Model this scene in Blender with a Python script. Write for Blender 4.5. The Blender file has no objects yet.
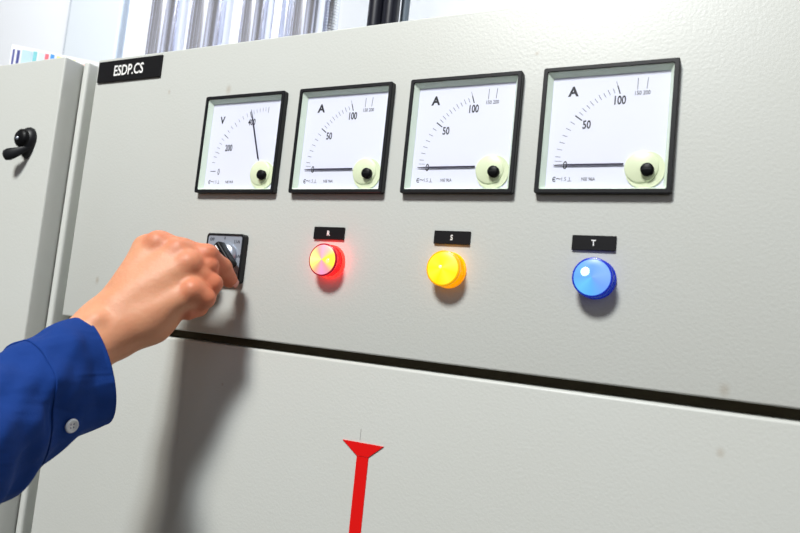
import bpy, bmesh, math, random
import numpy as np
from mathutils import Vector, Matrix
random.seed(4)
C = bpy.context.scene.collection
SC = 0.001
ZO = 1500.0          # height in mm of the meters' lower edge above the floor
def W2(p): return Vector((p[0]*SC, p[1]*SC, (p[2]+ZO)*SC))

# ------------------------------------------------------------------ materials
def lin(c):
    return tuple(((v/255.)/12.92 if v/255. <= .04045 else ((v/255.+.055)/1.055)**2.4) for v in c)
def mat(name, rgb, rough=.5, metal=0., spec=.5, emis=None, es=0., bump=None, coat=0., sss=0.):
    m = bpy.data.materials.new(name); m.use_nodes = True
    nt = m.node_tree; b = nt.nodes['Principled BSDF']
    b.inputs['Base Color'].default_value = (*lin(rgb), 1)
    b.inputs['Roughness'].default_value = rough
    b.inputs['Metallic'].default_value = metal
    b.inputs['Specular IOR Level'].default_value = spec
    b.inputs['Coat Weight'].default_value = coat
    if emis:
        b.inputs['Emission Color'].default_value = (*lin(emis), 1)
        b.inputs['Emission Strength'].default_value = es
    if bump:
        sc, st, dist = bump
        tc = nt.nodes.new('ShaderNodeTexCoord'); n = nt.nodes.new('ShaderNodeTexNoise'); bp = nt.nodes.new('ShaderNodeBump')
        n.inputs['Scale'].default_value = sc; n.inputs['Detail'].default_value = 3
        bp.inputs['Strength'].default_value = st; bp.inputs['Distance'].default_value = dist
        nt.links.new(tc.outputs['Object'], n.inputs['Vector']); nt.links.new(n.outputs['Fac'], bp.inputs['Height'])
        nt.links.new(bp.outputs['Normal'], b.inputs['Normal'])
    return m

def add_spots(m, spots, col):
    """small dirt marks with a place of their own, in the object's coordinates (mm)"""
    nt = m.node_tree; b = nt.nodes['Principled BSDF']
    base = tuple(b.inputs['Base Color'].default_value)
    g = nt.nodes.new('ShaderNodeNewGeometry')
    nz = nt.nodes.new('ShaderNodeTexNoise'); nz.inputs['Scale'].default_value = 9; nz.inputs['Detail'].default_value = 4
    nt.links.new(g.outputs['Position'], nz.inputs['Vector'])
    mx0 = nt.nodes.new('ShaderNodeMix'); mx0.data_type = 'RGBA'
    mx0.inputs['A'].default_value = base; mx0.inputs['B'].default_value = (base[0]*.965, base[1]*.955, base[2]*.93, 1)
    nt.links.new(nz.outputs['Fac'], mx0.inputs['Factor'])
    last = mx0.outputs['Result']
    for (x, z, rx, rz, f) in spots:
        p = W2((x, 0, z))
        sub = nt.nodes.new('ShaderNodeVectorMath'); sub.operation = 'SUBTRACT'; sub.inputs[1].default_value = p
        nt.links.new(g.outputs['Position'], sub.inputs[0])
        mul = nt.nodes.new('ShaderNodeVectorMath'); mul.operation = 'MULTIPLY'; mul.inputs[1].default_value = (1/(rx*SC), 1/.03, 1/(rz*SC))
        nt.links.new(sub.outputs[0], mul.inputs[0])
        ln = nt.nodes.new('ShaderNodeVectorMath'); ln.operation = 'LENGTH'; nt.links.new(mul.outputs[0], ln.inputs[0])
        mr = nt.nodes.new('ShaderNodeMapRange'); mr.inputs['From Min'].default_value = 1.; mr.inputs['From Max'].default_value = 0
        mr.inputs['To Max'].default_value = f; mr.interpolation_type = 'SMOOTHSTEP'
        nt.links.new(ln.outputs['Value'], mr.inputs['Value'])
        mx = nt.nodes.new('ShaderNodeMix'); mx.data_type = 'RGBA'
        nt.links.new(mr.outputs['Result'], mx.inputs['Factor']); nt.links.new(last, mx.inputs['A']); mx.inputs['B'].default_value = (*lin(col), 1)
        last = mx.outputs['Result']
    nt.links.new(last, b.inputs['Base Color'])

M = {}
M['paint'] = mat('cabinet_paint', (199, 202, 198), .42, spec=.45, bump=(420, .3, .0006))
add_spots(M['paint'], [(22, 104, 5, 7, .35), (-126, -93, 4, 6, .4), (474, -128, 5, 7, .3), (474, -168, 4, 5, .3), (-58, 107, 3, 4, .3),
                       (330, 111, 3, 2.5, .35), (232, -300, 3, 4, .3), (60, -178, 2, 2, .4)], (150, 128, 96))
M['paint_in'] = mat('cabinet_inner_paint', (196, 198, 188), .5)
M['dark_gap_strip'] = mat('dark_gap_strip', (96, 88, 66), .8)
M['black'] = mat('black_plastic', (17, 19, 23), .45, spec=.35)
M['black_gloss'] = mat('black_gloss_plastic', (5, 6, 9), .45, spec=.2)
M['plate_black'] = mat('engraved_black_laminate', (14, 14, 17), .45, spec=.3)
M['plate_edge'] = mat('laminate_edge', (120, 118, 112), .5)
M['white_ink'] = mat('white_lettering', (240, 240, 238), .5)
M['dial'] = mat('dial_white', (220, 223, 240), .55)
M['ink'] = mat('dial_ink', (30, 30, 42), .6)
M['ink_bold'] = mat('dial_ink_bold', (24, 24, 34), .6)
M['ink_soft'] = mat('dial_ink_soft', (92, 94, 112), .6)
M['needle'] = mat('needle_dark', (36, 30, 56), .4)
M['pale'] = mat('pale_green_plastic', (214, 227, 213), .4)
M['pale2'] = mat('pale_boss_plastic', (216, 225, 192), .35)
M['silver'] = mat('silver_face', (158, 166, 178), .34, metal=.25)
M['silver_dome'] = mat('brushed_silver', (176, 184, 196), .36, metal=.6)
M['red_tape'] = mat('red_vinyl', (226, 12, 10), .4)
M['pencil'] = mat('pencil_line', (150, 150, 148), .7)
M['steel'] = mat('galvanised_steel', (232, 235, 248), .16, metal=.8)
M['rubber'] = mat('black_cable_sheath', (22, 24, 34), .3)
M['grey_cable'] = mat('grey_cable_sheath', (104, 116, 128), .4)
M['cloth'] = mat('blue_cotton', (12, 52, 122), .85, spec=.2, bump=(900, .35, .0006))
M['cloth_seam'] = mat('blue_stitching', (16, 40, 110), .9, spec=.2)
M['button'] = mat('shell_button', (218, 222, 226), .25)
M['nail'] = mat('nail', (240, 186, 170), .3)
M['wall'] = mat('wall_paint', (240, 244, 250), .7)
M['duct'] = mat('trunking_paint', (222, 230, 238), .6)
M['joint'] = mat('trunking_joint', (158, 170, 188), .7)
M['floor'] = mat('floor_grey', (110, 108, 102), .5, bump=(12, .1, .001))
def glass_mat():
    m = bpy.data.materials.new('meter_glass'); m.use_nodes = True; nt = m.node_tree
    for n in list(nt.nodes):
        if n.type != 'OUTPUT_MATERIAL': nt.nodes.remove(n)
    o = [n for n in nt.nodes if n.type == 'OUTPUT_MATERIAL'][0]
    t = nt.nodes.new('ShaderNodeBsdfTransparent'); g = nt.nodes.new('ShaderNodeBsdfGlossy'); f = nt.nodes.new('ShaderNodeFresnel'); x = nt.nodes.new('ShaderNodeMixShader')
    g.inputs['Roughness'].default_value = .05; f.inputs['IOR'].default_value = 1.14
    nt.links.new(f.outputs[0], x.inputs[0]); nt.links.new(t.outputs[0], x.inputs[1]); nt.links.new(g.outputs[0], x.inputs[2]); nt.links.new(x.outputs[0], o.inputs['Surface'])
    return m
M['glass'] = glass_mat()

def lamp_face(name, stops, es):
    """lit lens: the light comes through the fluted cap in sectors around its middle"""
    m = bpy.data.materials.new(name); m.use_nodes = True; nt = m.node_tree; b = nt.nodes['Principled BSDF']
    tc = nt.nodes.new('ShaderNodeTexCoord'); mp = nt.nodes.new('ShaderNodeMapping'); mp.inputs['Rotation'].default_value = (math.pi/2, 0, 0)
    gr = nt.nodes.new('ShaderNodeTexGradient'); gr.gradient_type = 'RADIAL'
    rp = nt.nodes.new('ShaderNodeValToRGB')
    nt.links.new(tc.outputs['Object'], mp.inputs[0]); nt.links.new(mp.outputs[0], gr.inputs[0]); nt.links.new(gr.outputs['Fac'], rp.inputs[0])
    e = rp.color_ramp.elements
    for k, (p, c) in enumerate(stops):
        q = e[k] if k < 2 else e.new(p)
        q.position = p; q.color = (*lin(c), 1)
    nt.links.new(rp.outputs[0], b.inputs['Emission Color']); b.inputs['Emission Strength'].default_value = es
    b.inputs['Base Color'].default_value = (*[.12*v for v in lin(stops[0][1])], 1); b.inputs['Roughness'].default_value = .4
    return m
M['red_face'] = lamp_face('red_lens_lit', [(0, (255, 250, 170)), (.05, (255, 250, 150)), (.12, (255, 222, 140)), (.18, (255, 160, 170)), (.25, (250, 172, 212)), (.35, (255, 190, 180)), (.43, (255, 236, 50)), (.56, (255, 236, 60)), (.64, (255, 150, 165)), (.74, (246, 150, 208)), (.84, (255, 170, 140)), (.92, (255, 246, 120)), (1, (255, 250, 170))], 1.08)
M['red_side'] = mat('red_lens_side', (200, 6, 10), .25, emis=(255, 10, 16), es=3)
M['red_rim'] = mat('red_lens_rim', (150, 8, 30), .25, emis=(200, 20, 50), es=.35)
M['yel_rim'] = mat('yellow_lens_rim', (230, 160, 0), .25, emis=(250, 170, 0), es=.5)
M['blue_rim'] = mat('blue_lens_rim', (12, 40, 170), .25, emis=(20, 60, 220), es=.2)
M['red_collar'] = mat('red_collar', (235, 60, 50), .3, emis=(255, 26, 20), es=5)
M['yel_face'] = lamp_face('yellow_lens_lit', [(0, (255, 240, 30)), (.08, (255, 248, 60)), (.2, (255, 236, 0)), (.3, (255, 246, 40)), (.42, (255, 250, 90)), (.55, (255, 240, 20)), (.66, (255, 246, 60)), (.8, (255, 236, 0)), (.92, (255, 248, 60)), (1, (255, 240, 30))], 1.0)
M['yel_side'] = mat('yellow_lens_side', (250, 180, 0), .2, emis=(255, 150, 0), es=.8)
M['blue_face'] = lamp_face('blue_lens_lit', [(0, (104, 172, 250)), (.1, (112, 182, 252)), (.25, (110, 166, 250)), (.45, (136, 182, 255)), (.6, (118, 164, 252)), (.75, (96, 180, 250)), (.88, (108, 200, 252)), (1, (104, 172, 250))], 1.0)
M['blue_side'] = mat('blue_lens_side', (8, 34, 160), .2, emis=(4, 36, 200), es=.3)
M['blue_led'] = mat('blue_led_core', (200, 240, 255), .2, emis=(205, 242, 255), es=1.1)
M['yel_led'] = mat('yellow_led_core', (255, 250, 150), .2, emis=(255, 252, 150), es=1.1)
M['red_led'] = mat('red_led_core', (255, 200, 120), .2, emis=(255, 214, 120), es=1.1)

def folds(m, sc=34, st=.8, dist=.005):
    nt = m.node_tree; b = nt.nodes['Principled BSDF']; fine = [n for n in nt.nodes if n.type == 'BUMP'][0]
    tc = nt.nodes.new('ShaderNodeTexCoord'); n = nt.nodes.new('ShaderNodeTexNoise'); bp = nt.nodes.new('ShaderNodeBump'); mp = nt.nodes.new('ShaderNodeMapping')
    mp.inputs['Rotation'].default_value = (.6, .3, .2); mp.inputs['Scale'].default_value = (.6, .35, 1.3)
    n.inputs['Scale'].default_value = sc; n.inputs['Detail'].default_value = 2; n.inputs['Distortion'].default_value = .6
    bp.inputs['Strength'].default_value = st; bp.inputs['Distance'].default_value = dist
    nt.links.new(tc.outputs['Object'], mp.inputs[0]); nt.links.new(mp.outputs[0], n.inputs['Vector']); nt.links.new(n.outputs['Fac'], bp.inputs['Height'])
    nt.links.new(bp.outputs['Normal'], fine.inputs['Normal'])
folds(M['cloth'])
def skin_mat():
    m = bpy.data.materials.new('skin'); m.use_nodes = True; nt = m.node_tree; b = nt.nodes['Principled BSDF']
    at = nt.nodes.new('ShaderNodeAttribute'); at.attribute_name = 'flush'
    tc = nt.nodes.new('ShaderNodeTexCoord'); n = nt.nodes.new('ShaderNodeTexNoise'); n.inputs['Scale'].default_value = 55; n.inputs['Detail'].default_value = 4
    nt.links.new(tc.outputs['Object'], n.inputs['Vector'])
    add = nt.nodes.new('ShaderNodeMath'); add.operation = 'MULTIPLY_ADD'; add.inputs[1].default_value = .35; add.use_clamp = True
    sb = nt.nodes.new('ShaderNodeMath'); sb.operation = 'SUBTRACT'; sb.inputs[1].default_value = .5
    nt.links.new(n.outputs['Fac'], sb.inputs[0]); nt.links.new(sb.outputs[0], add.inputs[0]); nt.links.new(at.outputs['Fac'], add.inputs[2])
    mx = nt.nodes.new('ShaderNodeMix'); mx.data_type = 'RGBA'
    mx.inputs['A'].default_value = (*lin((212, 150, 115)), 1); mx.inputs['B'].default_value = (*lin((196, 98, 66)), 1)
    nt.links.new(add.outputs[0], mx.inputs['Factor']); nt.links.new(mx.outputs['Result'], b.inputs['Base Color'])
    b.inputs['Roughness'].default_value = .5; b.inputs['Specular IOR Level'].default_value = .38
    b.inputs['Subsurface Weight'].default_value = .25; b.inputs['Subsurface Radius'].default_value = (1., .35, .2); b.inputs['Subsurface Scale'].default_value = .003
    n2 = nt.nodes.new('ShaderNodeTexNoise'); n2.inputs['Scale'].default_value = 420; n2.inputs['Detail'].default_value = 4
    n3 = nt.nodes.new('ShaderNodeTexNoise'); n3.inputs['Scale'].default_value = 60; n3.inputs['Detail'].default_value = 2
    nt.links.new(tc.outputs['Object'], n2.inputs['Vector']); nt.links.new(tc.outputs['Object'], n3.inputs['Vector'])
    b1 = nt.nodes.new('ShaderNodeBump'); b1.inputs['Strength'].default_value = .3; b1.inputs['Distance'].default_value = .0006
    b2 = nt.nodes.new('ShaderNodeBump'); b2.inputs['Strength'].default_value = .35; b2.inputs['Distance'].default_value = .002
    nt.links.new(n2.outputs['Fac'], b1.inputs['Height']); nt.links.new(n3.outputs['Fac'], b2.inputs['Height'])
    nt.links.new(b2.outputs['Normal'], b1.inputs['Normal']); nt.links.new(b1.outputs['Normal'], b.inputs['Normal'])
    return m
M['skin'] = skin_mat()

# ------------------------------------------------------------------ mesh builder (mm, world axes)
class MB:
    def __init__(s): s.bm = bmesh.new(); s.mats = []
    def mi(s, m):
        if m not in s.mats: s.mats.append(m)
        return s.mats.index(m)
    def merge(s, b2, m, smooth=False, mat4=None):
        if mat4 is not None: bmesh.ops.transform(b2, matrix=mat4, verts=b2.verts)
        i = s.mi(m); vm = {}
        for v in b2.verts: vm[v] = s.bm.verts.new(v.co)
        for f in b2.faces:
            try: g = s.bm.faces.new([vm[v] for v in f.verts]); g.material_index = i; g.smooth = smooth
            except ValueError: pass
        b2.free(); return s
    def box(s, x0, x1, y0, y1, z0, z1, m, bev=0, seg=2, mat4=None):
        b = bmesh.new(); bmesh.ops.create_cube(b, size=1)
        for v in b.verts: v.co = Vector(((x0+x1)/2+v.co.x*(x1-x0), (y0+y1)/2+v.co.y*(y1-y0), (z0+z1)/2+v.co.z*(z1-z0)))
        if bev: bmesh.ops.bevel(b, geom=list(b.edges), offset=bev, segments=seg, affect='EDGES', profile=.5)
        return s.merge(b, m, bool(bev) and seg > 2, mat4)
    def prism(s, pts, y0, y1, m, smooth=False):
        """polygon in x,z extruded along y"""
        b = bmesh.new(); A = [b.verts.new((x, y0, z)) for x, z in pts]; B = [b.verts.new((x, y1, z)) for x, z in pts]
        n = len(pts)
        b.faces.new(A); b.faces.new(B[::-1])
        for i in range(n): b.faces.new([A[i], B[i], B[(i+1) % n], A[(i+1) % n]])
        bmesh.ops.recalc_face_normals(b, faces=b.faces); return s.merge(b, m, smooth)
    def frame(s, outer, inner, m):
        """ring strips between successive loops; outer/inner = lists of loops of (x,y,z)"""
        loops = outer + inner; b = bmesh.new()
        V = [[b.verts.new(p) for p in L] for L in loops]; n = len(loops[0])
        for a in range(len(V)-1):
            for i in range(n): b.faces.new([V[a][i], V[a][(i+1) % n], V[a+1][(i+1) % n], V[a+1][i]])
        bmesh.ops.recalc_face_normals(b, faces=b.faces); return s.merge(b, m)
    def lathe(s, prof, c, m, axis='y', n=48, smooth=True, mats=None):
        """profile [(r, h)] turned around the axis through c; mats: material per band"""
        cx, cy, cz = c
        b = bmesh.new(); R = []
        for r, h in prof:
            if r < 1e-6:
                R.append([b.verts.new((0, h, 0) if axis == 'y' else (0, 0, h))]); continue
            R.append([b.verts.new((r*math.cos(t), h, r*math.sin(t)) if axis == 'y' else (r*math.cos(t), r*math.sin(t), h)) for t in [2*math.pi*i/n for i in range(n)]])
        for k in range(len(R)-1):
            A, B = R[k], R[k+1]; mm = s.mi(mats[k] if mats else m)
            for i in range(n):
                j = (i+1) % n
                if len(A) == 1 and len(B) == 1: continue
                if len(A) == 1: f = b.faces.new([A[0], B[j], B[i]])
                elif len(B) == 1: f = b.faces.new([A[i], A[j], B[0]])
                else: f = b.faces.new([A[i], A[j], B[j], B[i]])
                f.material_index = mm
        bmesh.ops.recalc_face_normals(b, faces=b.faces)
        vm = {}
        for v in b.verts: vm[v] = s.bm.verts.new(v.co + Vector(c))
        for f in b.faces: g = s.bm.faces.new([vm[v] for v in f.verts]); g.material_index = f.material_index; g.smooth = smooth
        b.free(); return s
    def text(s, body, x, z, y, h, m, sx=.8, bold=0., align='CENTER', rot=0., shear=0., depth=.0):
        """lettering standing in the x-z plane, facing -y, centred at x,z; h = capital height in mm"""
        cu = bpy.data.curves.new('lettering', 'FONT'); cu.body = body; cu.align_x = align; cu.align_y = 'CENTER'
        cu.size = 1.; cu.offset = bold; cu.shear = shear; cu.resolution_u = 3; cu.extrude = depth
        o = bpy.data.objects.new('lettering', cu); C.objects.link(o)
        dg = bpy.context.evaluated_depsgraph_get(); dg.update()
        me = bpy.data.meshes.new_from_object(o.evaluated_get(dg)); bpy.data.objects.remove(o); bpy.data.curves.remove(cu)
        b = bmesh.new(); b.from_mesh(me); bpy.data.meshes.remove(me)
        ys = [v.co.y for v in b.verts]; xs = [v.co.x for v in b.verts]
        cy = (min(ys)+max(ys))/2; hh = (max(ys)-min(ys)); k = h/hh; cx = (min(xs)+max(xs))/2
        for v in b.verts:
            a, c2 = (v.co.x-cx)*k*sx, (v.co.y-cy)*k
            a, c2 = a*math.cos(rot)-c2*math.sin(rot), a*math.sin(rot)+c2*math.cos(rot)
            v.co = Vector((x+a, y-v.co.z*k, z+c2))
        return s.merge(b, m)
    def bar(s, x0, z0, x1, z1, y, w, m):
        """flat printed stroke facing -y"""
        d = Vector((x1-x0, z1-z0)); n = Vector((-d.y, d.x)).normalized()*w*.62; b = bmesh.new()
        b.faces.new([b.verts.new((x0+n.x, y, z0+n.y)), b.verts.new((x1+n.x, y, z1+n.y)), b.verts.new((x1-n.x, y, z1-n.y)), b.verts.new((x0-n.x, y, z0-n.y))])
        return s.merge(b, m)
    def build(s, name, parent=None, origin=(0, 0, 0)):
        """link as one object; geometry is in world mm"""
        o_ = parent['_o'] if parent is not None else origin
        if s.bm.faces:
            bmesh.ops.recalc_face_normals(s.bm, faces=[f for f in s.bm.faces if len(f.verts) > 2])
        for v in s.bm.verts: v.co = (v.co - Vector(o_))*SC
        me = bpy.data.meshes.new(name); s.bm.to_mesh(me); s.bm.free()
        for m in s.mats: me.materials.append(m)
        o = bpy.data.objects.new(name, me); C.objects.link(o)
        o['_o'] = list(o_)
        if parent is not None: o.parent = parent
        else: o.location = W2(origin)
        return o
def tag(o, label=None, cat=None, group=None, kind=None):
    if label: o['label'] = label
    if cat: o['category'] = cat
    if group: o['group'] = group
    if kind: o['kind'] = kind
    return o
def thing(name, loc, label, cat, group=None):
    o = bpy.data.objects.new(name, None); C.objects.link(o); o.location = W2(loc); o['_o'] = list(loc)
    o.empty_display_size = .02
    return tag(o, label, cat, group)
def copy_tree(o, parent=None):
    c = o.copy(); C.objects.link(c); c.parent = parent
    for ch in [x for x in bpy.data.objects if x.parent == o]: copy_tree(ch, c)
    return c

# ------------------------------------------------------------------ the room
floor = MB().box(-2500, 2500, -2600, 560, -1520, -1500, M['floor']).build('floor'); tag(floor, kind='structure')
wb = MB().box(-2500, 2500, 520, 560, -1500, 1300, M['wall']).build('wall_back'); tag(wb, kind='structure')
tr = MB()
tr.box(-985, -806, 508, 519.8, -1499, 1300, M['duct'], 3)
tr.box(-992, -985, 512, 519.8, -1499, 1300, M['joint'])
tr.box(-806, -794, 514, 519.8, -1499, 1300, M['joint'])
tag(tr.build('trim_1'), kind='structure')

# ------------------------------------------------------------------ main cabinet
ZT, ZG, ZL = 151.8, -134.2, -142.0
cab = thing('switchgear_cabinet', (220, 200, -1500), 'pale grey switchgear cabinet with the four square meters and lamps on its door', 'cabinet', None)
b = MB()
b.box(-201.2, 650, 27, 420, -1499, ZT+1, M['paint_in'])                     # carcass
b.box(-201.2, -192, 1.5, 28, -1499, ZT+1, M['paint'], 3.2, 4)                # rounded lip of the side post
b.box(640, 651, 1.5, 28, -1499, ZT+1, M['paint'], 3.2, 4)
b.box(-190.5, 640, 22, 28, ZG-16, ZG+8, M['dark_gap_strip'])                    # dark olive strip behind the gap
b.build('body', cab)
d1 = MB().box(-174, 630, 0, 22, ZG, ZT, M['paint'], 1.6, 4).build('door', cab)
d2 = MB().box(-174, 630, 0, 22, -1440, ZL, M['paint'], 2.4, 4).build('door', cab)

# ------------------------------------------------------------------ neighbouring cabinet
lc = thing('switchgear_cabinet', (-500, 200, -1500), 'narrow grey cabinet at the left edge with a black latch on its door', 'cabinet')
MB().box(-800, -204, 6, 420, -1499, 150, M['paint_in']).build('body', lc)
ld = MB().box(-802, -202.8, -20, 5, -1490, 151, M['paint'], 2.2, 4).build('door', lc)
# latch: oval boss with a key slot and a wing lever that sweeps to the left
b = MB()
bm2 = bmesh.new(); bmesh.ops.create_uvsphere(bm2, u_segments=28, v_segments=16, radius=1)
for v in bm2.verts: v.co = Vector((v.co.x*(13 if v.co.z > 0 else 13-4*abs(v.co.z)), v.co.y*10, v.co.z*(15 if v.co.z > 0 else 21)))
b.merge(bm2, M['black'], True, Matrix.Translation((-244, -20.5, 56)))
b.lathe([(0, -33), (7.5, -32.5), (10, -30.5), (10.8, -27), (10.8, -20.5)], (-245, 0, 56.5), M['black_gloss'], n=32)
b.lathe([(0, -34), (1.8, -34), (2.2, -32)], (-246, 0, 55.5), M['silver_dome'], n=16)
lever = [(-234, -23, 49, 2.5), (-238, -26, 45.5, 3.8), (-242, -29, 42, 4.8), (-247, -32, 39, 6), (-252, -34, 37, 7), (-256.5, -35, 36.5, 6.8), (-260, -35.5, 37.5, 4.5)]
bm2 = bmesh.new(); prev = None
for (x, y, z, r) in lever:
    ring = [bm2.verts.new((x+.15*r*math.cos(t), y+r*.55*math.cos(t), z+r*math.sin(t))) for t in [2*math.pi*i/16 for i in range(16)]]
    if prev:
        for i in range(16): bm2.faces.new([prev[i], prev[(i+1) % 16], ring[(i+1) % 16], ring[i]])
    else: bm2.faces.new(ring)
    prev = ring
bm2.faces.new(prev[::-1]); b.merge(bm2, M['black'], True)
b.build('door_latch', ld)

# ------------------------------------------------------------------ moving-iron meters
ZC = .0
def sq(x0, x1, z0, z1, y, r=0, n=4):
    if not r: return [(x0, y, z0), (x1, y, z0), (x1, y, z1), (x0, y, z1)]
    o = []
    for (cx, cz, a0) in ((x0+r, z0+r, math.pi), (x1-r, z0+r, 1.5*math.pi), (x1-r, z1-r, 0), (x0+r, z1-r, .5*math.pi)):
        for k in range(n+1):
            t = a0 + k/n*math.pi/2; o.append((cx+r*math.cos(t), y, cz+r*math.sin(t)))
    return o
YF = -6.0; YD = -.7
PV = (74.0, 22.0)            # needle pivot
def pol(r, deg): return PV[0]+r*math.cos(math.radians(deg)), PV[1]+r*math.sin(math.radians(deg))
def meter_common(name, label, cat, group=None):
    t = thing(name, (48, 0, 48), label, cat, group)
    MB().frame([sq(0, 96, 0, 96, -.05, 1.6), sq(0, 96, 0, 96, YF+.7, 1.6), sq(.5, 95.5, .5, 95.5, YF, 1.4)],
               [sq(3.2, 92.8, 3.0, 93.0, YF, 1.0), sq(3.5, 92.5, 3.3, 92.7, YF+.8, 1.0)], M['black']).build('bezel', t)
    MB().frame([sq(3.3, 92.7, 3.1, 92.9, YF+.75, 1.0)], [sq(7.0, 90.0, 5.0, 89.3, YD-.3, .5), sq(7.0, 90.0, 5.0, 89.3, YD+.1, .5)], M['pale']).build('inner_frame', t)
    b = MB(); b.prism([(x, z) for x, _, z in sq(64.2, 90.4, 4.6, 30.6, 0, 11.6, 8)], YD-.9, YD+.05, M['pale2'])
    b.lathe([(0, YD-2.0), (10.4, YD-1.9), (11.6, YD-1.3), (11.9, YD+.05)], (74.9, 0, 19.4), M['pale2'])
    b.build('needle_boss', t)
    b = MB(); b.lathe([(0, YF-.9), (3.4, YF-.8), (4.4, YF-.2), (4.5, YD-1.8)], (79.2, 0, 17.0), M['black_gloss'], n=32)
    b.box(76.4, 82.0, YF-1.05, YF-.7, 16.6, 17.4, M['black'])
    b.build('zero_screw', t)
    MB().box(3.6, 92.4, YF+1.0, YF+1.25, 3.4, 92.6, M['glass']).build('glass_window', t)
    return t
def dial_base():
    b = MB(); b.box(5.5, 91, YD, YD+.6, 4, 90.5, M['dial']); return b
YI = YD-.06
def tick(b, a, r0=57.0, r1=61.5, w=.32, m='ink'):
    p, q = pol(r0, a), pol(r1, a); b.bar(*p, *q, YI, w, M[m])
def small_print(b):
    b.text('C', 13.2, 11.4, YI, 4.0, M['ink'], .7, .02); b.bar(12.6, 11.4, 14.0, 11.4, YI, .7, M['ink'])
    b.text('~', 16.6, 11.8, YI, 1.0, M['ink'], 1.2, .01)
    b.text('1.5', 20.6, 11.5, YI, 3.0, M['ink_soft'], .8)
    b.bar(23.2, 10.0, 26.2, 10.0, YI, .35, M['ink_soft']); b.bar(24.7, 10.0, 24.7, 13.0, YI, .35, M['ink_soft'])
    b.text('NIE 96A', 38.4, 11.4, YI, 2.6, M['ink'], .8, .01)
# ammeter dial
ANG = [180, 173.8, 168.4, 163.2, 158, 152.8, 147.6, 142.4]
UP = [142.4 - (142.4-108.6)*k/10 for k in range(11)]
am = meter_common('ammeter', 'square black-framed ammeter directly above the red lamp', 'meter', 'ammeters in the row on the cabinet door')
b = dial_base()
for k, a in enumerate(ANG): tick(b, a, m='ink' if k % 7 == 0 else 'ink_soft', w=.55 if k in (0, 7) else .36, r0=55.5 if k in (0, 7) else 57.5)
for k, a in enumerate(UP): tick(b, a, r0=55.0 if k in (0, 10) else 57, r1=61.5 if k % 2 == 0 else 60.8, w=.7 if k in (0, 10) else .36, m='ink_bold' if k in (0, 10) else 'ink_soft')
tick(b, 108.6, 61, 65, .3, 'ink_soft'); tick(b, 177, 56, 61.5, .3, 'ink_soft')
b.bar(68.3, 76.6, 68.3, 85, YI, .35, M['ink']); b.bar(74.6, 76.9, 75.2, 85, YI, .35, M['ink'])
b.text('A', 22.6, 78.1, YI, 7.8, M['ink_bold'], 1.0, .04)
b.text('50', 34.2, 52.3, YI, 6.6, M['ink'], .7, .026)
b.text('100', 56.8, 69.5, YI, 6.8, M['ink_bold'], .68, .026)
b.text('0', 20.6, 22.1, YI, 6.2, M['ink'], .75, .012)
b.text('150 200', 72, 74.0, YI, 3.1, M['ink'], .8, .012)
small_print(b); b.build('dial', am)
def needle(ang, t, r0=11.5, r1=62):
    b = MB(); p, q, e = pol(r0, ang), pol(50, ang), pol(r1, ang)
    d = Vector((q[0]-p[0], q[1]-p[1])).normalized(); n = Vector((-d.y, d.x))
    pts = [(p[0]+n.x*.6, p[1]+n.y*.6), (p[0]-n.x*.6, p[1]-n.y*.6), (q[0]-n.x*.6, q[1]-n.y*.6), (e[0]-n.x*.12, e[1]-n.y*.12), (e[0]+n.x*.12, e[1]+n.y*.12), (q[0]+n.x*.6, q[1]+n.y*.6)]
    b.prism(pts, YD-1.3, YD-.9, M['needle']); b.build('needle', t)
needle(180, am)
am.location = W2((48+112.7, 0, 48))
for i, (dx, lab) in enumerate(((225.7, 'square black-framed ammeter directly above the yellow lamp'), (338.4, 'square black-framed ammeter directly above the blue lamp'))):
    c = copy_tree(am); c.location = W2((48+dx, 0, 48)); c['label'] = lab
# voltmeter
vm = meter_common('voltmeter', 'square black-framed voltmeter with V dial and raised needle, leftmost meter above the selector switch', 'meter')
b = dial_base()
VA = [180, 171.5, 166, 161.5, 157, 152.5, 148, 143.5, 138.5, 133.5, 128.5, 123.5, 118.5, 113.5, 109.5, 105.5, 102, 98.5, 95, 91.8, 88.6]
for k, a in enumerate(VA):
    big = k in (0, 7, 14); mid = k in (3, 10, 20)
    tick(b, a, 54.5 if big else (55.5 if mid else 57.2), 61, .55 if big else .34, 'ink' if big or mid else 'ink_soft')
b.text('V', 20.4, 72.6, YI, 7.6, M['ink_bold'], .85, .035)
b.text('200', 32.4, 44.9, YI, 6.6, M['ink'], .68, .026)
b.text('400', 57.0, 69.3, YI, 6.4, M['ink'], .68, .026)
b.text('0', 23.4, 21.4, YI, 6.2, M['ink'], .6, .012)
small_print(b); b.build('dial', vm)
needle(107.5, vm)

# ------------------------------------------------------------------ engraved plates
def plate(name, x0, x1, z0, z1, txt, h, label, loc_z, sx=.85, bold=.02, th=2.0, group=None):
    b = MB(); b.box(x0, x1, -th, -.03, z0, z1, M['plate_black'], .25, 1)
    b.text(txt, (x0+x1)/2, (z0+z1)/2, -th-.04, h, M['white_ink'], sx, bold)
    o = b.build(name, None, ((x0+x1)/2, 0, (z0+z1)/2)); return tag(o, label, 'nameplate', group)
plate('nameplate', -169.4, -73, 124.2, 147.8, 'ESDP.CS', 12, 'large black nameplate reading ESDP.CS at the top left corner of the cabinet door', 0, .78, .018)
plate('nameplate', 143, 174, -40.4, -29.5, 'R', 4.4, 'small black plate reading R above the red lamp', 0, group='phase plates above the lamps')
plate('nameplate', 259, 289.7, -40.4, -29.8, 'S', 4.4, 'small black plate reading S above the yellow lamp', 0, group='phase plates above the lamps')
plate('nameplate', 369, 399.9, -40.8, -30.1, 'T', 4.4, 'small black plate reading T above the blue lamp', 0, group='phase plates above the lamps')
b = MB(); b.box(-376, -344, -21.8, -20.03, 53, 66, M['plate_black'], .25, 1)
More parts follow.
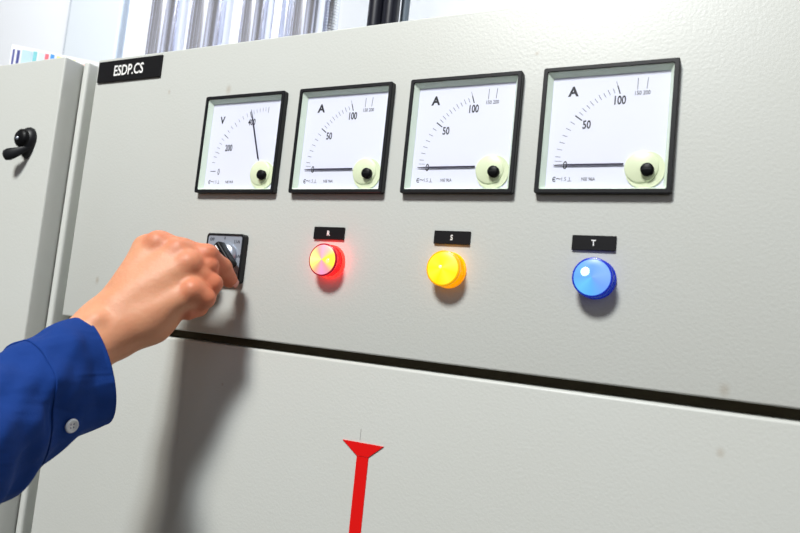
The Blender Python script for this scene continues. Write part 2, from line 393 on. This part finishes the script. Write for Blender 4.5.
tag(b.build('nameplate', None, (-360, -20, 59)), 'black plate cut off by the left edge, beside the latch on the narrow cabinet', 'nameplate')

# ------------------------------------------------------------------ pilot lamps
def lamp(x, z, face, side, collar, led, label, ledpos):
    t = thing('indicator_lamp', (x, 0, z), label, 'lamp', 'round indicator lamps in a row')
    b = MB(); b.lathe([(14.4, -.03), (14.4, -2.6), (13.6, -3.2)], (x, 0, z), M[collar]); b.build('collar', t)
    b = MB(); b.lathe([(13.3, -2.9), (13.3, -9.0), (13.9, -9.6), (14.1, -11.8), (14.0, -12.9), (13.5, -13.4), (12.7, -13.5)], (x, 0, z), None, mats=[M[side]]*3+[M[face.split('_')[0]+'_rim']]*3); b.build('lens_rim', t)
    # the lens front has its own origin in the middle so that the sectors turn around it
    b = MB(); b.lathe([(12.75, -13.45), (12.0, -13.9), (8, -14.5), (4, -14.8), (0, -14.9)], (x, 0, z), M[face])
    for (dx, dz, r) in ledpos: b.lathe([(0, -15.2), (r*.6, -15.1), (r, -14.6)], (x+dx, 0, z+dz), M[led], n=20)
    o = b.build('lens', t)
    return t
lamp(163, -59.4, 'red_face', 'red_side', 'red_collar', 'red_led', 'round red indicator lamp glowing under the plate reading R', [(6, -1, 2.0)])
lamp(274.3, -60.9, 'yel_face', 'yel_side', 'yel_side', 'yel_led', 'round yellow indicator lamp glowing under the plate reading S', [(-1.5, 1, 1.6)])
lamp(387.6, -61.3, 'blue_face', 'blue_side', 'blue_side', 'blue_led', 'round blue indicator lamp glowing under the plate reading T', [(-4.5, 3.4, 3.3)])

# ------------------------------------------------------------------ selector switch
sw = thing('selector_switch', (47.5, 0, -61.5), 'square silver-faced rotary selector switch gripped by the hand', 'switch')
X0, X1, Z0, Z1 = 24.6, 69.8, -84.6, -39.2
b = MB(); b.frame([sq(X0, X1, Z0, Z1, -.05, 3), sq(X0, X1, Z0, Z1, -6.0, 3), sq(X0+.6, X1-.6, Z0+.6, Z1-.6, -6.6, 2.6)], [sq(X0+2, X1-2, Z0+2, Z1-2, -6.6, 2), sq(X0+2, X1-2, Z0+2, Z1-2, -5.9, 2)], M['black'])
b.build('housing', sw)
b = MB(); b.prism([(x, z) for x, _, z in sq(X0+1.9, X1-1.9, Z0+1.9, Z1-1.9, 0, 2)], -6.1, -2, M['silver'])
for (tx, px_, pz_) in (('OFF', 31.5, -45.0), ('0', 46.8, -43.6), ('L1-N', 61.8, -46.6), ('L2-N', 64.0, -60), ('L3-N', 62, -76)):
    b.text(tx, px_, pz_, -6.16, 3.0, M['ink'], .8, .03)
b.build('face_plate', sw)
b = MB(); b.lathe([(11.8, -6.0), (11.6, -8.8), (10.0, -10.8), (6, -12.0), (0, -12.4)], (51.5, 0, -59.5), M['silver_dome']); b.build('dial_ring', sw)
b = MB()
R_ = Matrix.Translation((57.0, 0, -62.0)) @ Matrix.Rotation(math.radians(46), 4, 'Y')
b.box(-15, 13, -20, -9.5, -3.4, 5.4, M['black_gloss'], 2.2, 4, R_)
b.box(-12.5, -6, -20.35, -19.9, .4, 1.6, M['white_ink'], 0, 2, R_)
b.build('knob', sw)

# ------------------------------------------------------------------ red mimic marker on the lower door
t = thing('mimic_marker', (214, 0, -250), 'red mimic line with a flared arrow head stuck on the lower door', 'marking')
b = MB(); b.prism([(194.1, -205.7), (232.6, -205.1), (219.9, -215.6), (209.0, -216.1)], -.9, -.02, M['red_tape']); b.build('arrow_head', t)
b = MB(); b.prism([(208.9, -216.4), (219.8, -215.9), (220.2, -420), (209.4, -420)], -.6, -.02, M['red_tape']); b.build('line_strip', t)
b = MB(); b.box(209.9, 210.4, -.1, -.02, -203.8, -194.5, M['pencil']); tag(b.build('pencil_mark', t), 'thin grey pencil stroke above the arrow head')

# ------------------------------------------------------------------ conduits rising behind the cabinet
def pipe(name, x, y, r, m, label, cat='conduit', group='steel conduits rising from the cabinet top', z1=1250, sleeve=True):
    t = thing(name, (x, y, ZT+1), label, cat, group)
    b = MB(); b.lathe([(r, ZT+1.2), (r, z1), (0, z1)], (x, y, 0), m, axis='z', n=48); b.build('tube', t)
    b = MB(); b.lathe([(r+.3, ZT+1.1), (r+3, ZT+1.1), (r+3, ZT+10), (r+.3, ZT+11)], (x, y, 0), m, axis='z', n=6 if sleeve else 32, smooth=False); b.build('lock_nut', t)
    return t
G = 'steel conduits rising from the cabinet top'
pipe('steel_conduit', -163.8, 80, 22, M['steel'], 'wide shiny steel conduit nearest the ESDP.CS plate, leftmost of the conduits')
pipe('steel_conduit', -94.3, 80, 23.8, M['steel'], 'wide shiny steel conduit directly right of the leftmost one')
pipe('steel_conduit', -24.7, 80, 17.9, M['steel'], 'shiny steel conduit third from the left, just left of the thinnest one')
pipe('steel_conduit', -9.8, 115, 8.6, M['steel'], 'thinnest shiny steel conduit, in the gap behind its wider neighbours')
pipe('steel_conduit', 53.4, 70, 17.6, M['steel'], 'shiny steel conduit touching the ribbed flexible pipe')
# ribbed flexible conduit
t = thing('flexible_conduit', (60.5, 100, ZT+1), 'ribbed silver flexible conduit with spiral edge, rightmost of the metal pipes', 'conduit')
prof = []
z = ZT+1.2
while z < 1250:
    prof += [(8.6, z), (9.8, z+1.0), (9.8, z+2.2), (8.6, z+3.2)]; z += 3.4
prof.append((0, z))
MB().lathe(prof, (60.5, 100, 0), M['steel'], axis='z', n=32).build('tube', t)
MB().lathe([(9.9, ZT+1.1), (12, ZT+1.1), (12, ZT+10), (9.9, ZT+10)], (60.5, 100, 0), M['steel'], axis='z', n=6, smooth=False).build('lock_nut', t)
def cable(x, y, r, m, label, bend):
    b = MB(); prev = None; bm2 = bmesh.new(); n = 24
    for k in range(40):
        z = ZT+1.2 + k*28; xx = x + bend*(k/40)**2
        ring = [bm2.verts.new((xx+r*math.cos(a), y+r*math.sin(a), z)) for a in [2*math.pi*i/n for i in range(n)]]
        if prev:
            for i in range(n): bm2.faces.new([prev[i], prev[(i+1) % n], ring[(i+1) % n], ring[i]])
        prev = ring
    bm2.faces.new(prev); b.merge(bm2, m, True)
    return tag(b.build('power_cable', None, (x, y, ZT+1)), label, 'cable')
cable(144, 60, 8.2, M['rubber'], 'black cable rising from the cabinet top, left one of the dark pair', -6)
cable(160.5, 60, 8.2, M['rubber'], 'black cable rising from the cabinet top, right one of the dark pair', -6)
cable(168.2, 74, 4.4, M['grey_cable'], 'thin grey cable beside the pair of black cables', 0)

# ------------------------------------------------------------------ colour chart standing on the narrow cabinet
A = Vector((-457, 71, 151.3)); B = Vector((-327, 215, 151.3)); H = 78.5
ch = thing('colour_chart', ((A.x+B.x)/2, (A.y+B.y)/2, 151.3), 'multicoloured printed chart board standing on top of the narrow cabinet', 'chart')
ax = (B-A).normalized(); nrm = Vector((ax.y, -ax.x, 0)); L = (B-A).length
M4 = Matrix((( ax.x, -nrm.x, 0, A.x), (ax.y, -nrm.y, 0, A.y), (0, 0, 1, A.z), (0, 0, 0, 1)))
def cm(n, c): return mat(n, c, .5)
b = MB(); b.box(0, L, 0, 5, 0, H, cm('chart_board', (226, 228, 238)), .8, 2, M4); b.build('board', ch)
b = MB()
for k, (u0, u1, z0, z1, c) in enumerate(((2.5, 5, 4, 72, (70, 74, 140)), (8, 11.5, 4, 72, (60, 66, 134)), (14, 27, 3, 74, (176, 204, 232)), (28, 33, 8, 75, (118, 190, 198)), (35, 42, 4, 75, (200, 216, 234)), (43, 48, 4, 75, (226, 104, 116)),
        (50, 55, 4, 76, (62, 140, 228)), (58, 64, 4, 75, (238, 222, 110)), (66, 74, 4, 75, (236, 232, 224)), (77, 83, 30, 75, (232, 226, 130)), (90, 190, 4, 72, (242, 200, 188)))):
    b.box(u0, u1, -.4, -.02, z0, z1, cm('chart_ink', c), 0, 2, M4)
for (u, z_, r, c) in ((20, 44, 4.5, (240, 208, 60)), (31, 58, 2.4, (50, 140, 120)), (71, 52, 2.4, (226, 214, 60))):
    bm2 = bmesh.new(); bmesh.ops.create_circle(bm2, cap_ends=True, segments=20, radius=r)
    for v in bm2.verts: v.co = Vector((v.co.x+u, -.5, v.co.y+z_))
    b.merge(bm2, cm('chart_ink', c), False, M4)
b.build('printed_sheet', ch)

# ------------------------------------------------------------------ the hand: a distance field of tapering limbs, polygonised
V = lambda *a: np.array(a, dtype=np.float32)
W = V(16.7, -101.9, -134.0)
#PTS
CAM = np.array([486.9877, -492.6635, -108.4109]); YAW, PIT, ROL, FPX = -.4803, .0866, .1025, 681.8685
fw = np.array([math.sin(YAW)*math.cos(PIT), math.cos(YAW)*math.cos(PIT), math.sin(PIT)])
rt = np.array([math.cos(YAW), -math.sin(YAW), 0.]); upv = np.cross(rt, fw)
RT = rt*math.cos(ROL)+upv*math.sin(ROL); UP_ = -rt*math.sin(ROL)+upv*math.cos(ROL)
def at(px, py, d):
    v = fw+RT*(px-400)/FPX+UP_*(266.5-py)/FPX; v /= np.linalg.norm(v)
    return (CAM+v*d).astype(np.float32)
I0, M0, R0, P0 = at(159, 244, 620), at(180, 251, 610), at(190.5, 264, 600), at(193, 290, 590)
I1, I2, I3 = at(207.5, 255, 609), at(222, 267.5, 624), at(229.5, 280, 634)
M1, M2, M3 = at(208.5, 266, 605), at(210, 286, 628), at(202, 294, 618)
R1, R2, R3 = at(213, 283.5, 601), at(206, 300, 618), at(196, 304, 610)
P1, P2, P3 = at(206.5, 298, 593), at(199, 308, 607), at(188, 313, 600)
T0, T1, T2, T3 = at(119, 300, 628), at(148, 262, 646), at(176, 262, 655), at(202, 268, 650)
dors = V(.25, -.9, .30)
wid = V(.78, 0, -.62)
F0 = at(0, 425, 560)
def mid(a, b, t): return a+(b-a)*t
palm = [  # (a, b, ra, rb)
 (W-wid*4.5, mid(W, F0, .8)-wid*8, 18.0, 23), (W+wid*7, mid(W, F0, .8)+wid*8, 19, 23),
 (W-wid*5-dors*1, I0-dors*2, 16, 11), (W-wid*1, M0-dors*2.5, 16, 10.4), (W+wid*5, R0-dors*3, 16, 9.8), (W+wid*10, P0-dors*3, 15, 9.2),
 (at(120, 333, 606), at(150, 321, 606), 18, 17), (at(150, 321, 606), at(176, 300, 604), 17, 12.5),
 (I0-dors*10, P0-dors*11, 10, 9), (mid(W, I0, .5)-dors*9, mid(W, P0, .55)-dors*9, 14, 14),
 (T0, T1, 12, 11), (mid(W, I0, .45)-dors*4, at(145, 247.5, 632), 13, 10.5), (mid(W, M0, .25)+dors*7, M0+dors*3, 7, 5.5), (mid(W, R0, .25)+dors*7, R0+dors*3, 7, 5.5)]
bumps = [(at(97, 322, 594), 9.0), (I0+dors*.8, 9.6), (M0+dors*1.0, 8.8), (R0+dors*1.4, 8.6), (P0+dors*1.4, 7.3)]
def ph(a, b, r0, rm, r1): m_ = a+(b-a)*.55; return [(a, m_, r0, rm), (m_, b, rm, r1)]
fingers = [
 ph(I0, I1, 10.2, 8.6, 9.0)+[(I1, I2, 8.9, 8.3), (I2, I3, 8.3, 7.3)],
 ph(M0, M1, 9.6, 7.2, 8.0)+[(M1, M2, 8.0, 7.3), (M2, M3, 7.3, 6.6)],
 ph(R0, R1, 9.0, 6.9, 7.7)+[(R1, R2, 7.7, 7.0), (R2, R3, 7.0, 6.4)],
 ph(P0, P1, 7.8, 6.6, 7.0)+[(P1, P2, 7.1, 6.7), (P2, P3, 6.8, 6.2)],
 [(T1, T2, 11.5, 9.6), (T2, T3, 9.8, 7.6)]]
fb = [[], [], [], [], []]
def cone(Pp, a, b, ra, rb):
    ab = b-a; L2 = float(ab@ab); q = Pp-a
    t = np.clip((q@ab)/L2, 0, 1)
    return np.linalg.norm(q-t[..., None]*ab, axis=-1)-(ra+(rb-ra)*t)
def smin(a, b, k):
    h = np.maximum(k-np.abs(a-b), 0)/k
    return np.minimum(a, b)-h*h*k*.25
def field(Pp):
    d = None
    for a, b, ra, rb in palm:
        c = cone(Pp, a, b, ra, rb); d = c if d is None else smin(d, c, 11)
    for c0, r in bumps: d = smin(d, np.linalg.norm(Pp-c0, axis=-1)-r, 5)
    tot = d
    for f, bb in zip(fingers, fb):
        e = None
        for a, b, ra, rb in f:
            c = cone(Pp, a, b, ra, rb); e = c if e is None else smin(e, c, 3.5)
        for c0, r in bb: e = smin(e, np.linalg.norm(Pp-c0, axis=-1)-r, 2.5)
        tot = smin(tot, smin(d, e, 3), .3) if tot is not d else smin(d, e, 4)
    return tot
def surface_nets(lo, hi, h):
    nx, ny, nz = [int((hi[i]-lo[i])/h)+1 for i in range(3)]
    X = lo[0]+h*np.arange(nx); Y = lo[1]+h*np.arange(ny); Z = lo[2]+h*np.arange(nz)
    D = np.empty((nx, ny, nz), np.float32)
    for i in range(0, nx, 8):
        g = np.stack(np.meshgrid(X[i:i+8], Y, Z, indexing='ij'), -1).astype(np.float32)
        D[i:i+8] = field(g)
    S = D < 0
    corners = [(a, b_, c) for a in (0, 1) for b_ in (0, 1) for c in (0, 1)]
    cnt = sum(S[a:nx-1+a, b_:ny-1+b_, c:nz-1+c].astype(np.int8) for a, b_, c in corners)
    act = (cnt > 0) & (cnt < 8); idx = -np.ones(act.shape, np.int64); cells = np.argwhere(act); idx[act] = np.arange(len(cells))
    pos = np.zeros((len(cells), 3)); num = np.zeros(len(cells))
    for ca in corners:
        for axi in range(3):
            if ca[axi]: continue
            cb = list(ca); cb[axi] = 1
            da = D[tuple((cells+ca).T)]; db = D[tuple((cells+cb).T)]
            m = (da < 0) != (db < 0); t = np.where(m, da/np.where(m, da-db, 1), 0)
            p = np.tile(np.array(ca, float), (len(cells), 1)); p[:, axi] = t
            pos += p*m[:, None]; num += m
    verts = np.array(lo)+h*(cells+pos/num[:, None])
    faces = []
    for axi in range(3):
        u, v = (axi+1) % 3, (axi+2) % 3
        sl0 = [slice(None)]*3; sl1 = [slice(None)]*3; sl0[axi] = slice(0, -1); sl1[axi] = slice(1, None)
        ch_ = S[tuple(sl0)] != S[tuple(sl1)]; E_ = np.argwhere(ch_)
        ok = (E_[:, u] > 0) & (E_[:, v] > 0) & (E_[:, u] < D.shape[u]-1) & (E_[:, v] < D.shape[v]-1); E_ = E_[ok]
        inside = S[tuple(E_.T)]
        def cid(du, dv):
            q = E_.copy(); q[:, u] -= du; q[:, v] -= dv; return idx[tuple(q.T)]
        f = np.stack([cid(1, 1), cid(0, 1), cid(0, 0), cid(1, 0)], 1)
        f[~inside] = f[~inside][:, ::-1]; faces.append(f)
    return verts, np.concatenate(faces)
print('polygonising hand')
hv, hf = surface_nets((-32, -190, -212), (112, -4, -36), 1.2)
def flush(p):
    f = np.zeros(len(p))
    for fin in fingers:
        for a, b, ra, rb in fin:
            d = cone(p.astype(np.float32), a, b, ra, rb); f = np.maximum(f, .6*np.clip(1-(d+2)/9, 0, 1))
    for c0, k in ((I1, .3), (M1, .3), (R1, .3), (P1, .3), (I3, .3), (M0+dors*6, .12), (R0+dors*6, .12), (P0+dors*6, .08), (I0+dors*6, .06), (P3, .3), (at(94, 320, 586), .12)):
        f = f + k*np.exp(-(np.linalg.norm(p-c0, axis=1)/10)**2)
    f = np.clip(f, 0, 1)
    return f
person = thing('person', (40, -300, -1500), 'reaching hand and forearm in a blue shirt sleeve turning the selector switch', 'person')
me = bpy.data.meshes.new('body')
orig = np.array(person['_o'])
me.from_pydata(((hv-orig)*SC).tolist(), [], hf.tolist())
me.materials.append(M['skin'])
at_ = me.attributes.new('flush', 'FLOAT', 'POINT'); at_.data.foreach_set('value', flush(hv).astype(np.float32))
me.polygons.foreach_set('use_smooth', [True]*len(me.polygons)); me.update()
hand = bpy.data.objects.new('arm_and_hand', me); C.objects.link(hand); hand.parent = person; hand['_o'] = list(person['_o'])
sm = hand.modifiers.new('smooth', 'CORRECTIVE_SMOOTH'); sm.iterations = 2; sm.use_only_smooth = True
# nail of the index finger
a3 = (I3-I2)/np.linalg.norm(I3-I2); dn = V(1, -.35, .35); dn = dn-a3*(dn@a3); dn /= np.linalg.norm(dn); sd = np.cross(a3, dn)
nm = MB(); bm2 = bmesh.new()
gr = []
for i in range(9):
    row = []
    for j in range(9):
        u = -1+2*i/8; v = -1+2*j/8; th = v*.85; ww = (1-.22*max(0, u)**2)
        p = I3 + a3*(u*5.4+.6) + (dn*math.cos(th*ww)+sd*math.sin(th*ww))*(6.95-.25*u) - dn*.0
        row.append(bm2.verts.new(p))
    gr.append(row)
for i in range(8):
    for j in range(8): bm2.faces.new([gr[i][j], gr[i+1][j], gr[i+1][j+1], gr[i][j+1]])
bmesh.ops.solidify(bm2, geom=list(bm2.faces), thickness=.5)
nm.merge(bm2, M['nail'], True); nm.build('fingernail', hand)

# ------------------------------------------------------------------ sleeve
secs = [  # px of the upper and the lower silhouette, distances, half depth, all turned into world points
 ((76, 318.5), 606, (108, 423), 594, 30), ((60, 322.5), 600, (86, 433), 587, 33), ((47, 328), 594, (68, 441), 580, 37), ((35, 333.5), 588, (53, 455), 573, 38),
 ((22, 339), 582, (37, 469), 565, 39), ((8, 345.5), 576, (20, 489), 556, 40), ((-8, 353), 569, (4, 502), 547, 41), ((-35, 366), 556, (-22, 522), 532, 44),
 ((-75, 385), 538, (-55, 552), 512, 47), ((-130, 412), 515, (-100, 590), 490, 50)]
rings = []
for (tp, dt, bt, db, hd) in secs:
    T_, B_ = at(*tp, dt).astype(float), at(*bt, db).astype(float)
    rings.append(((T_+B_)/2, (B_-T_)/2, hd))
NS = 96
def ring_pts(c, u, hd, axis, s_mm, off=0.):
    ul = np.linalg.norm(u); uu = u/ul; vv = np.cross(axis, uu); vv /= np.linalg.norm(vv); out = []
    for i in range(NS):
        t = 2*math.pi*i/NS
        r = 1.0
        w = 0
        if s_mm > 2:
            k = min(1, s_mm/60)
            w = (2.1*math.sin(3*t+s_mm*.035)+1.1*math.sin(7*t-s_mm*.09+1.)+.5*math.sin(11*t+s_mm*.13))*(.25+.9*k)
            w += 3.0*k*math.sin(s_mm*.16+2*math.cos(t)+1.4*math.sin(2*t))*(.6+.4*math.sin(t*2+.7))
        q = c + uu*math.cos(t)*(ul+w*.6+off) + vv*math.sin(t)*(hd+w+off)
        near = max(0, (CAM-c)/np.linalg.norm(CAM-c) @ (vv*math.sin(t)))      # the near side of the opening reaches further down the hand
        out.append(q - axis*near*1.5*max(0, 1-s_mm/70))
    return out
# interpolate along the sleeve (Catmull-Rom)
def cr(P_, t):
    n = len(P_); i = min(int(t), n-2); f = t-i
    p0, p1, p2, p3 = P_[max(i-1, 0)], P_[i], P_[i+1], P_[min(i+2, n-1)]
    return .5*((2*p1)+(-p0+p2)*f+(2*p0-5*p1+4*p2-p3)*f*f+(-p0+3*p1-3*p2+p3)*f**3)
cs = np.array([r[0] for r in rings]); us = np.array([r[1] for r in rings]); hs = np.array([[r[2]] for r in rings])
def sect(t): return cr(cs, t), cr(us, t), float(cr(hs, t)[0])
def tube(t0, t1, n, off, name, parent, m, inner=1.4, hem=True):
    bm3 = bmesh.new(); prev = None; rows = []
    ts = [t0+(t1-t0)*k/n for k in range(n+1)]
    for t in ts:
        c, u, h = sect(t); c2, _, _ = sect(min(t+.05, len(rings)-1.001)); c1, _, _ = sect(max(t-.05, 0)); axv = c2-c1; axv /= np.linalg.norm(axv)
        s_mm = np.linalg.norm(c-cs[0])
        o2 = off + (.5 if hem and t < t0+.12 else 0)
        rows.append((ring_pts(c, u, h, axv, s_mm, o2), c))
    outer = [[bm3.verts.new(p) for p in r] for r, _ in rows]
    innr = [[bm3.verts.new(p+(c-p)/np.linalg.norm(c-p)*inner) for p in r] for r, c in rows]
    for R_ in (outer, innr):
        for a, b_ in zip(R_, R_[1:]):
            for i in range(NS): bm3.faces.new([a[i], a[(i+1) % NS], b_[(i+1) % NS], b_[i]])
    for q in (0, -1):
        for i in range(NS): bm3.faces.new([outer[q][i], outer[q][(i+1) % NS], innr[q][(i+1) % NS], innr[q][i]])
    bmesh.ops.recalc_face_normals(bm3, faces=bm3.faces)
    b = MB(); b.merge(bm3, m, True); return b.build(name, parent)
slv = tube(4.3, 9.0, 70, -.6, 'shirt_sleeve', person, M['cloth'], hem=False)
cuff = tube(0.0, 4.5, 60, .4, 'cuff', slv, M['cloth'])
bn = Vector((.985, .02, -.1)).normalized(); bc = Vector((61.9, -155.4, -202.6))
b2 = MB(); b2.lathe([(0, -1.0), (3.4, -1.1), (3.8, -1.7), (4.7, -1.7), (5.1, -1.1), (5.1, .2), (0, .2)], (0, 0, 0), M['button'], n=32)
for dx, dz in ((1.2, 1.2), (-1.2, 1.2), (1.2, -1.2), (-1.2, -1.2)): b2.lathe([(0, -1.18), (.5, -1.18), (.55, -.9)], (dx, 0, dz), M['cloth_seam'], n=10)
bmesh.ops.transform(b2.bm, matrix=Matrix.Translation(bc) @ Vector((0, -1, 0)).rotation_difference(bn).to_matrix().to_4x4(), verts=b2.bm.verts)
tag(b2.build('button', slv), 'white shirt button near the lower edge of the cuff')
# ------------------------------------------------------------------ lamps of the room, plus an added rear fill
def area(name, loc, target, sx, sy, power, col):
    L_ = bpy.data.lights.new(name, 'AREA'); L_.shape = 'RECTANGLE'; L_.size = sx; L_.size_y = sy; L_.energy = power; L_.color = col
    o = bpy.data.objects.new(name, L_); C.objects.link(o); o.location = W2(loc)
    d = W2(target)-W2(loc); o.rotation_euler = d.to_track_quat('-Z', 'Y').to_euler(); return o
area('ceiling_spot_warm', (-90, -1700, 1800), (130, 0, -60), .4, .4, 45, (1., .955, .88))
area('ceiling_spot_cool', (150, -1700, 1800), (130, 0, -60), .4, .4, 49, (.9, .96, 1.))
area('rear_wall_fill', (-250, 270, 1290), (-250, 300, 0), 1.6, .25, 8.5, (.94, .97, 1.))  # unseen fill, added to brighten the back wall and conduits
# dim warm ambient, with invented bright stripes added to streak the shiny conduits
w = bpy.data.worlds.new('ambient_stripes'); bpy.context.scene.world = w; w.use_nodes = True
nt = w.node_tree; bg = nt.nodes['Background']
tc = nt.nodes.new('ShaderNodeTexCoord'); sx = nt.nodes.new('ShaderNodeSeparateXYZ'); nt.links.new(tc.outputs['Generated'], sx.inputs[0])
an = nt.nodes.new('ShaderNodeMath'); an.operation = 'ARCTAN2'; nt.links.new(sx.outputs['X'], an.inputs[0]); nt.links.new(sx.outputs['Y'], an.inputs[1])
nz = nt.nodes.new('ShaderNodeTexNoise'); nz.noise_dimensions = '1D'; nz.inputs['Scale'].default_value = 2.6; nz.inputs['Detail'].default_value = 2.5
nt.links.new(an.outputs[0], nz.inputs['W'])
st = nt.nodes.new('ShaderNodeMapRange'); st.inputs['From Min'].default_value = .50; st.inputs['From Max'].default_value = .56
nt.links.new(nz.outputs['Fac'], st.inputs['Value'])
el = nt.nodes.new('ShaderNodeMapRange'); el.inputs['From Min'].default_value = -.02; el.inputs['From Max'].default_value = .04; nt.links.new(sx.outputs['Z'], el.inputs['Value'])
eh = nt.nodes.new('ShaderNodeMapRange'); eh.inputs['From Min'].default_value = .55; eh.inputs['From Max'].default_value = .45; nt.links.new(sx.outputs['Z'], eh.inputs['Value'])
m1 = nt.nodes.new('ShaderNodeMath'); m1.operation = 'MULTIPLY'; m2 = nt.nodes.new('ShaderNodeMath'); m2.operation = 'MULTIPLY'
nt.links.new(st.outputs[0], m1.inputs[0]); nt.links.new(el.outputs[0], m1.inputs[1]); nt.links.new(m1.outputs[0], m2.inputs[0]); nt.links.new(eh.outputs[0], m2.inputs[1])
mx = nt.nodes.new('ShaderNodeMix'); mx.data_type = 'RGBA'; mx.inputs['A'].default_value = (.086, .068, .048, 1); mx.inputs['B'].default_value = (.8, .84, 1.0, 1)
nt.links.new(m2.outputs[0], mx.inputs['Factor']); nt.links.new(mx.outputs['Result'], bg.inputs['Color']); bg.inputs['Strength'].default_value = 1.0

# ------------------------------------------------------------------ camera
cam_d = bpy.data.cameras.new('camera'); cam_d.sensor_width = 36; cam_d.lens = FPX*36/800; cam_d.clip_start = .01; cam_d.clip_end = 50
cam = bpy.data.objects.new('camera', cam_d); C.objects.link(cam)
Mx = Matrix.Identity(4)
for i in range(3): Mx[i][0] = RT[i]; Mx[i][1] = UP_[i]; Mx[i][2] = -fw[i]
Mx.translation = W2(CAM); cam.matrix_world = Mx
cam_d.dof.use_dof = True; cam_d.dof.focus_distance = .60; cam_d.dof.aperture_fstop = 9
bpy.context.scene.camera = cam
vs = bpy.context.scene.view_settings
bpy.context.scene.display_settings.display_device = 'sRGB'
vs.view_transform = 'Standard'; vs.look = 'None'; vs.exposure = 0; vs.gamma = 1; vs.use_curve_mapping = False
for o in bpy.data.objects:
    if '_o' in o: del o['_o']
